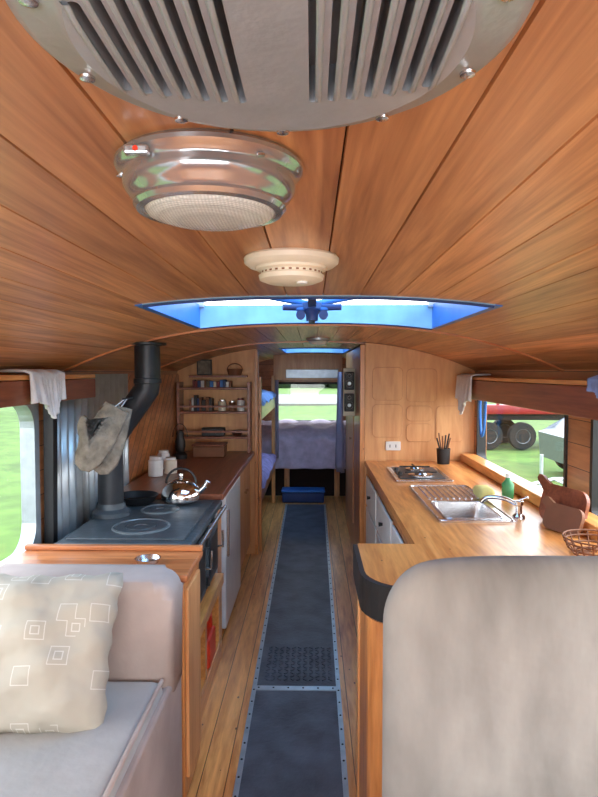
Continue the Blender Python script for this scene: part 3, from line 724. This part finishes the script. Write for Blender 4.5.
for k,(r,z) in enumerate(((.07,0.003),(.085,.02),(.095,.04),(.10,.055))): tube('ring_%d'%k,[(c[0]+r*math.cos(t),c[1]+r*math.sin(t),c[2]+z) for t in [2*math.pi*i/32 for i in range(32)]],.003,'brown',wb,2,True)
for k in range(18):
    t=2*math.pi*k/18; tube('wire_%d'%k,[(c[0]+r*math.cos(t),c[1]+r*math.sin(t),c[2]+z) for r,z in((.02,.003),(.07,.003),(.085,.02),(.10,.055))],.0025,'brown',wb,2)
# ---------------------------------------------------------------- RIGHT SEAT
rs=E('bench_seat')
def seatback():
    bm=bmesh.new(); x0,x1,z0,z1=.165,1.07,.50,1.078; nu,nv=44,36
    def outline(u,v):
        x=x0+(x1-x0)*u; z=z0+(z1-z0)*v
        r=.15
        if z>z1-r:
            k=r-math.sqrt(max(0,r*r-(z-(z1-r))**2)); k*=.80
            xa,xb=x0+k,x1-k; x=xa+(xb-xa)*u
        z-= .012*(abs(2*u-1)**4)*v
        return x,z
    shared={}
    for s in(-1,1):
        V=[]
        for i in range(nu+1):
            row=[]
            for j in range(nv+1):
                u=i/nu; v=j/nv; u2=.5-.5*math.cos(math.pi*u); v2=math.sin(math.pi/2*v)
                x,z=outline(u2,v2)
                edge=(i in(0,nu)) or j==nv
                if edge and (i,j) in shared: row.append(shared[(i,j)]); continue
                e=(1-abs(2*u2-1)**7)*(1-v2**9); q=max(0,e)**.5 if not edge else 0
                w=.005*math.sin(x*15+z*4)*math.sin(z*12)*q
                vv=bm.verts.new((x,1.345+s*(.078*q+w),z)); row.append(vv)
                if edge: shared[(i,j)]=vv
            V.append(row)
        for i in range(nu):
            for j in range(nv): bm.faces.new((V[i][j],V[i+1][j],V[i+1][j+1],V[i][j+1]))
    return mk('backrest',bm,'suede',rs,True)
seatback()
box('seat_cushion',.18,1.07,.72,1.24,.42,.55,'suede',rs,.04,4); box('seat_base',.19,1.07,.74,1.40,0,.42,'pinex',rs,.006); box('back_support',.19,1.06,1.43,1.46,0,.86,'pinex',rs,.005)
# ---------------------------------------------------------------- EXTERIOR
ZG=-.9
bm=bmesh.new(); bmesh.ops.create_grid(bm,x_segments=90,y_segments=90,size=130)
for v in bm.verts:
    v.co.z=ZG+.08*math.sin(v.co.x*.31)*math.cos(v.co.y*.27)
mk('ground',bm,'grass',None,True)
box('gravel_drive',-7,5,42,60.0,ZG-.02,ZG+.14,'gravel')
box('reflection_gravel',-14,14,-40,-2.5,ZG-.02,ZG+.14,'gravel')  # unseen gravel added behind the camera to keep chrome reflections neutral
def hedge(name,pts,r):
    bm=bmesh.new()
    for (x,y,s) in pts:
        v=bmesh.ops.create_icosphere(bm,subdivisions=3,radius=1)['verts']
        ph=random.random()*9
        for q in v:
            n=q.co.normalized(); k=1+.14*math.sin(7*n.x+ph)*math.sin(6*n.y+ph)+.1*math.sin(13*n.z+ph)
            q.co=Vector((x+n.x*k*r*s,y+n.y*k*r*s,ZG+r*s*.7+n.z*k*r*s*.9))
    return mk(name,bm,'leaf',None,True)
hedge('hedge',[(26+random.uniform(-1,1),4+i*3.0,random.uniform(.7,1.1)) for i in range(14)],2.0)
hedge('hedge.001',[(-20+random.uniform(-1,1),-6+i*3.0,random.uniform(.7,1.2)) for i in range(14)],2.0)
hedge('hedge.002',[(-40+i*5,90+random.uniform(-1,1),random.uniform(.8,1.2)) for i in range(17)],3.6)
def wheel(n,c,r,w,p):
    lathe(n,[(0,-w/2),(r*.55,-w/2),(r*.6,-w/2+.02),(r*.95,-w/2),(r,-w/4),(r,w/4),(r*.95,w/2),(0,w/2)],c,'tyre',p,28,'Y'); lathe(n+'_rim',[(0,-.03),(r*.5,-.01),(r*.52,0)],(c[0],c[1]-w/2-.005,c[2]),'alu',p,20,'Y')
tk=E('flatbed_truck'); y=18.0
box('deck',4.6,8.4,y,y+2.0,.30,.42,'redp',tk,.02); box('side_rail',4.6,8.4,y-.04,y,.22,.5,'redp',tk,.02)
multibox('stakes',[(4.7+.9*i,4.78+.9*i,y-.02,y+.04,.5,.85) for i in range(5)],'redp',tk)
box('headboard',8.35,8.45,y,y+2,.42,1.2,'redp',tk); box('chassis',4.8,10.6,y+.5,y+1.5,.0,.25,'black',tk)
box('cab',8.6,10.6,y,y+2,.05,1.5,'white',tk,.12,3); box('cab_window',9.1,10.1,y-.02,y+.02,.8,1.35,'black',tk,.01)
for i,(wx,wy) in enumerate(((5.4,y+.1),(6.4,y+.1),(9.8,y+.1),(5.4,y+1.8),(6.4,y+1.8),(9.8,y+1.8))): wheel('wheel_%d'%i,(wx,wy,ZG+.45),.42,.28,tk)
cr_=E('car'); y=13.0
body=[(5.6,-.55),(9.6,-.55),(9.65,-.1),(9.2,.08),(8.6,.12),(8.0,.58),(6.5,.62),(5.9,.15),(5.55,.05)]
prism('body',body,y,y+1.6,'silver',cr_,'XZ',.06,False); prism('side_glass',[(6.25,.14),(8.35,.12),(7.9,.5),(6.6,.53)],y-.01,y+.03,'black',cr_,'XZ')
for i,(wx,wy) in enumerate(((6.3,y+.05),(8.9,y+.05),(6.3,y+1.55),(8.9,y+1.55))): wheel('wheel_%d'%i,(wx,wy,ZG+.32),.33,.2,cr_)
tr=E('boat_trailer'); y=9.6
for i,yy in enumerate((y,y+.9)): tube('beam_%d'%i,[(3.6,y+.45,-.45),(4.3,yy,-.4),(6.2,yy,-.4)],.035,'alu',tr)
for i,xx in enumerate((4.3,5.0,5.8,6.2)): tube('cross_%d'%i,[(xx,y,-.4),(xx,y+.9,-.4)],.03,'alu',tr)
tube('winch_post',[(3.9,y+.45,-.45),(3.9,y+.45,.1)],.03,'alu',tr); tube('guide',[(6.1,y,-.4),(6.1,y,.1)],.02,'alu',tr)
for i,wy in enumerate((y-.12,y+1.02)): wheel('wheel_%d'%i,(5.4,wy,ZG+.34),.3,.16,tr)
tube('jockey',[(3.7,y+.45,-.45),(3.7,y+.45,ZG+.08)],.025,'alu',tr)
# ---------------------------------------------------------------- WORLD & LIGHT
w=bpy.data.worlds.new('World'); S.world=w; w.use_nodes=True; nt=w.node_tree; bg=nt.nodes['Background']
tc=N(nt,'ShaderNodeTexCoord'); sx=N(nt,'ShaderNodeSeparateXYZ'); nt.links.new(tc.outputs['Generated'],sx.inputs[0])
cr=N(nt,'ShaderNodeValToRGB'); e=cr.color_ramp.elements
e[0].position=.0; e[0].color=(.96,.98,1,1); e[1].position=.9; e[1].color=(.68,.83,1,1)
nt.links.new(sx.outputs['Z'],cr.inputs['Fac']); nt.links.new(cr.outputs['Color'],bg.inputs['Color']); bg.inputs['Strength'].default_value=5.8
def area(name,loc,rot,sx_,sy_,en,col=(1,1,1)):
    l=bpy.data.lights.new(name,'AREA'); l.shape='RECTANGLE'; l.size=sx_; l.size_y=sy_; l.energy=en; l.color=col
    o=bpy.data.objects.new(name,l); COL.objects.link(o); o.location=loc; o.rotation_euler=rot; return o
area('windscreen_fill',(0,YF+.03,1.12),(math.radians(90),0,0),2.0,.75,38,(.95,.98,1))  # fill lamp added just inside the windscreen to brighten the cabin
l=bpy.data.lights.new('overcast_sun','SUN'); l.energy=6; l.angle=math.radians(60); l.color=(1,.98,.95)
o=bpy.data.objects.new('overcast_sun',l); COL.objects.link(o); o.rotation_euler=(math.radians(15),math.radians(35),0); o.location=(5,0,10)
# ---------------------------------------------------------------- CAMERA
cam=bpy.data.cameras.new('camera'); cam.sensor_width=36; cam.lens=590/797*36; cam.clip_start=.02; cam.clip_end=400
co=bpy.data.objects.new('camera',cam); COL.objects.link(co); co.location=(0,0,1.5); co.rotation_euler=(math.radians(90-2.57),0,math.radians(1.26))
S.camera=co
try:
    S.view_settings.view_transform='Standard'
except Exception: pass
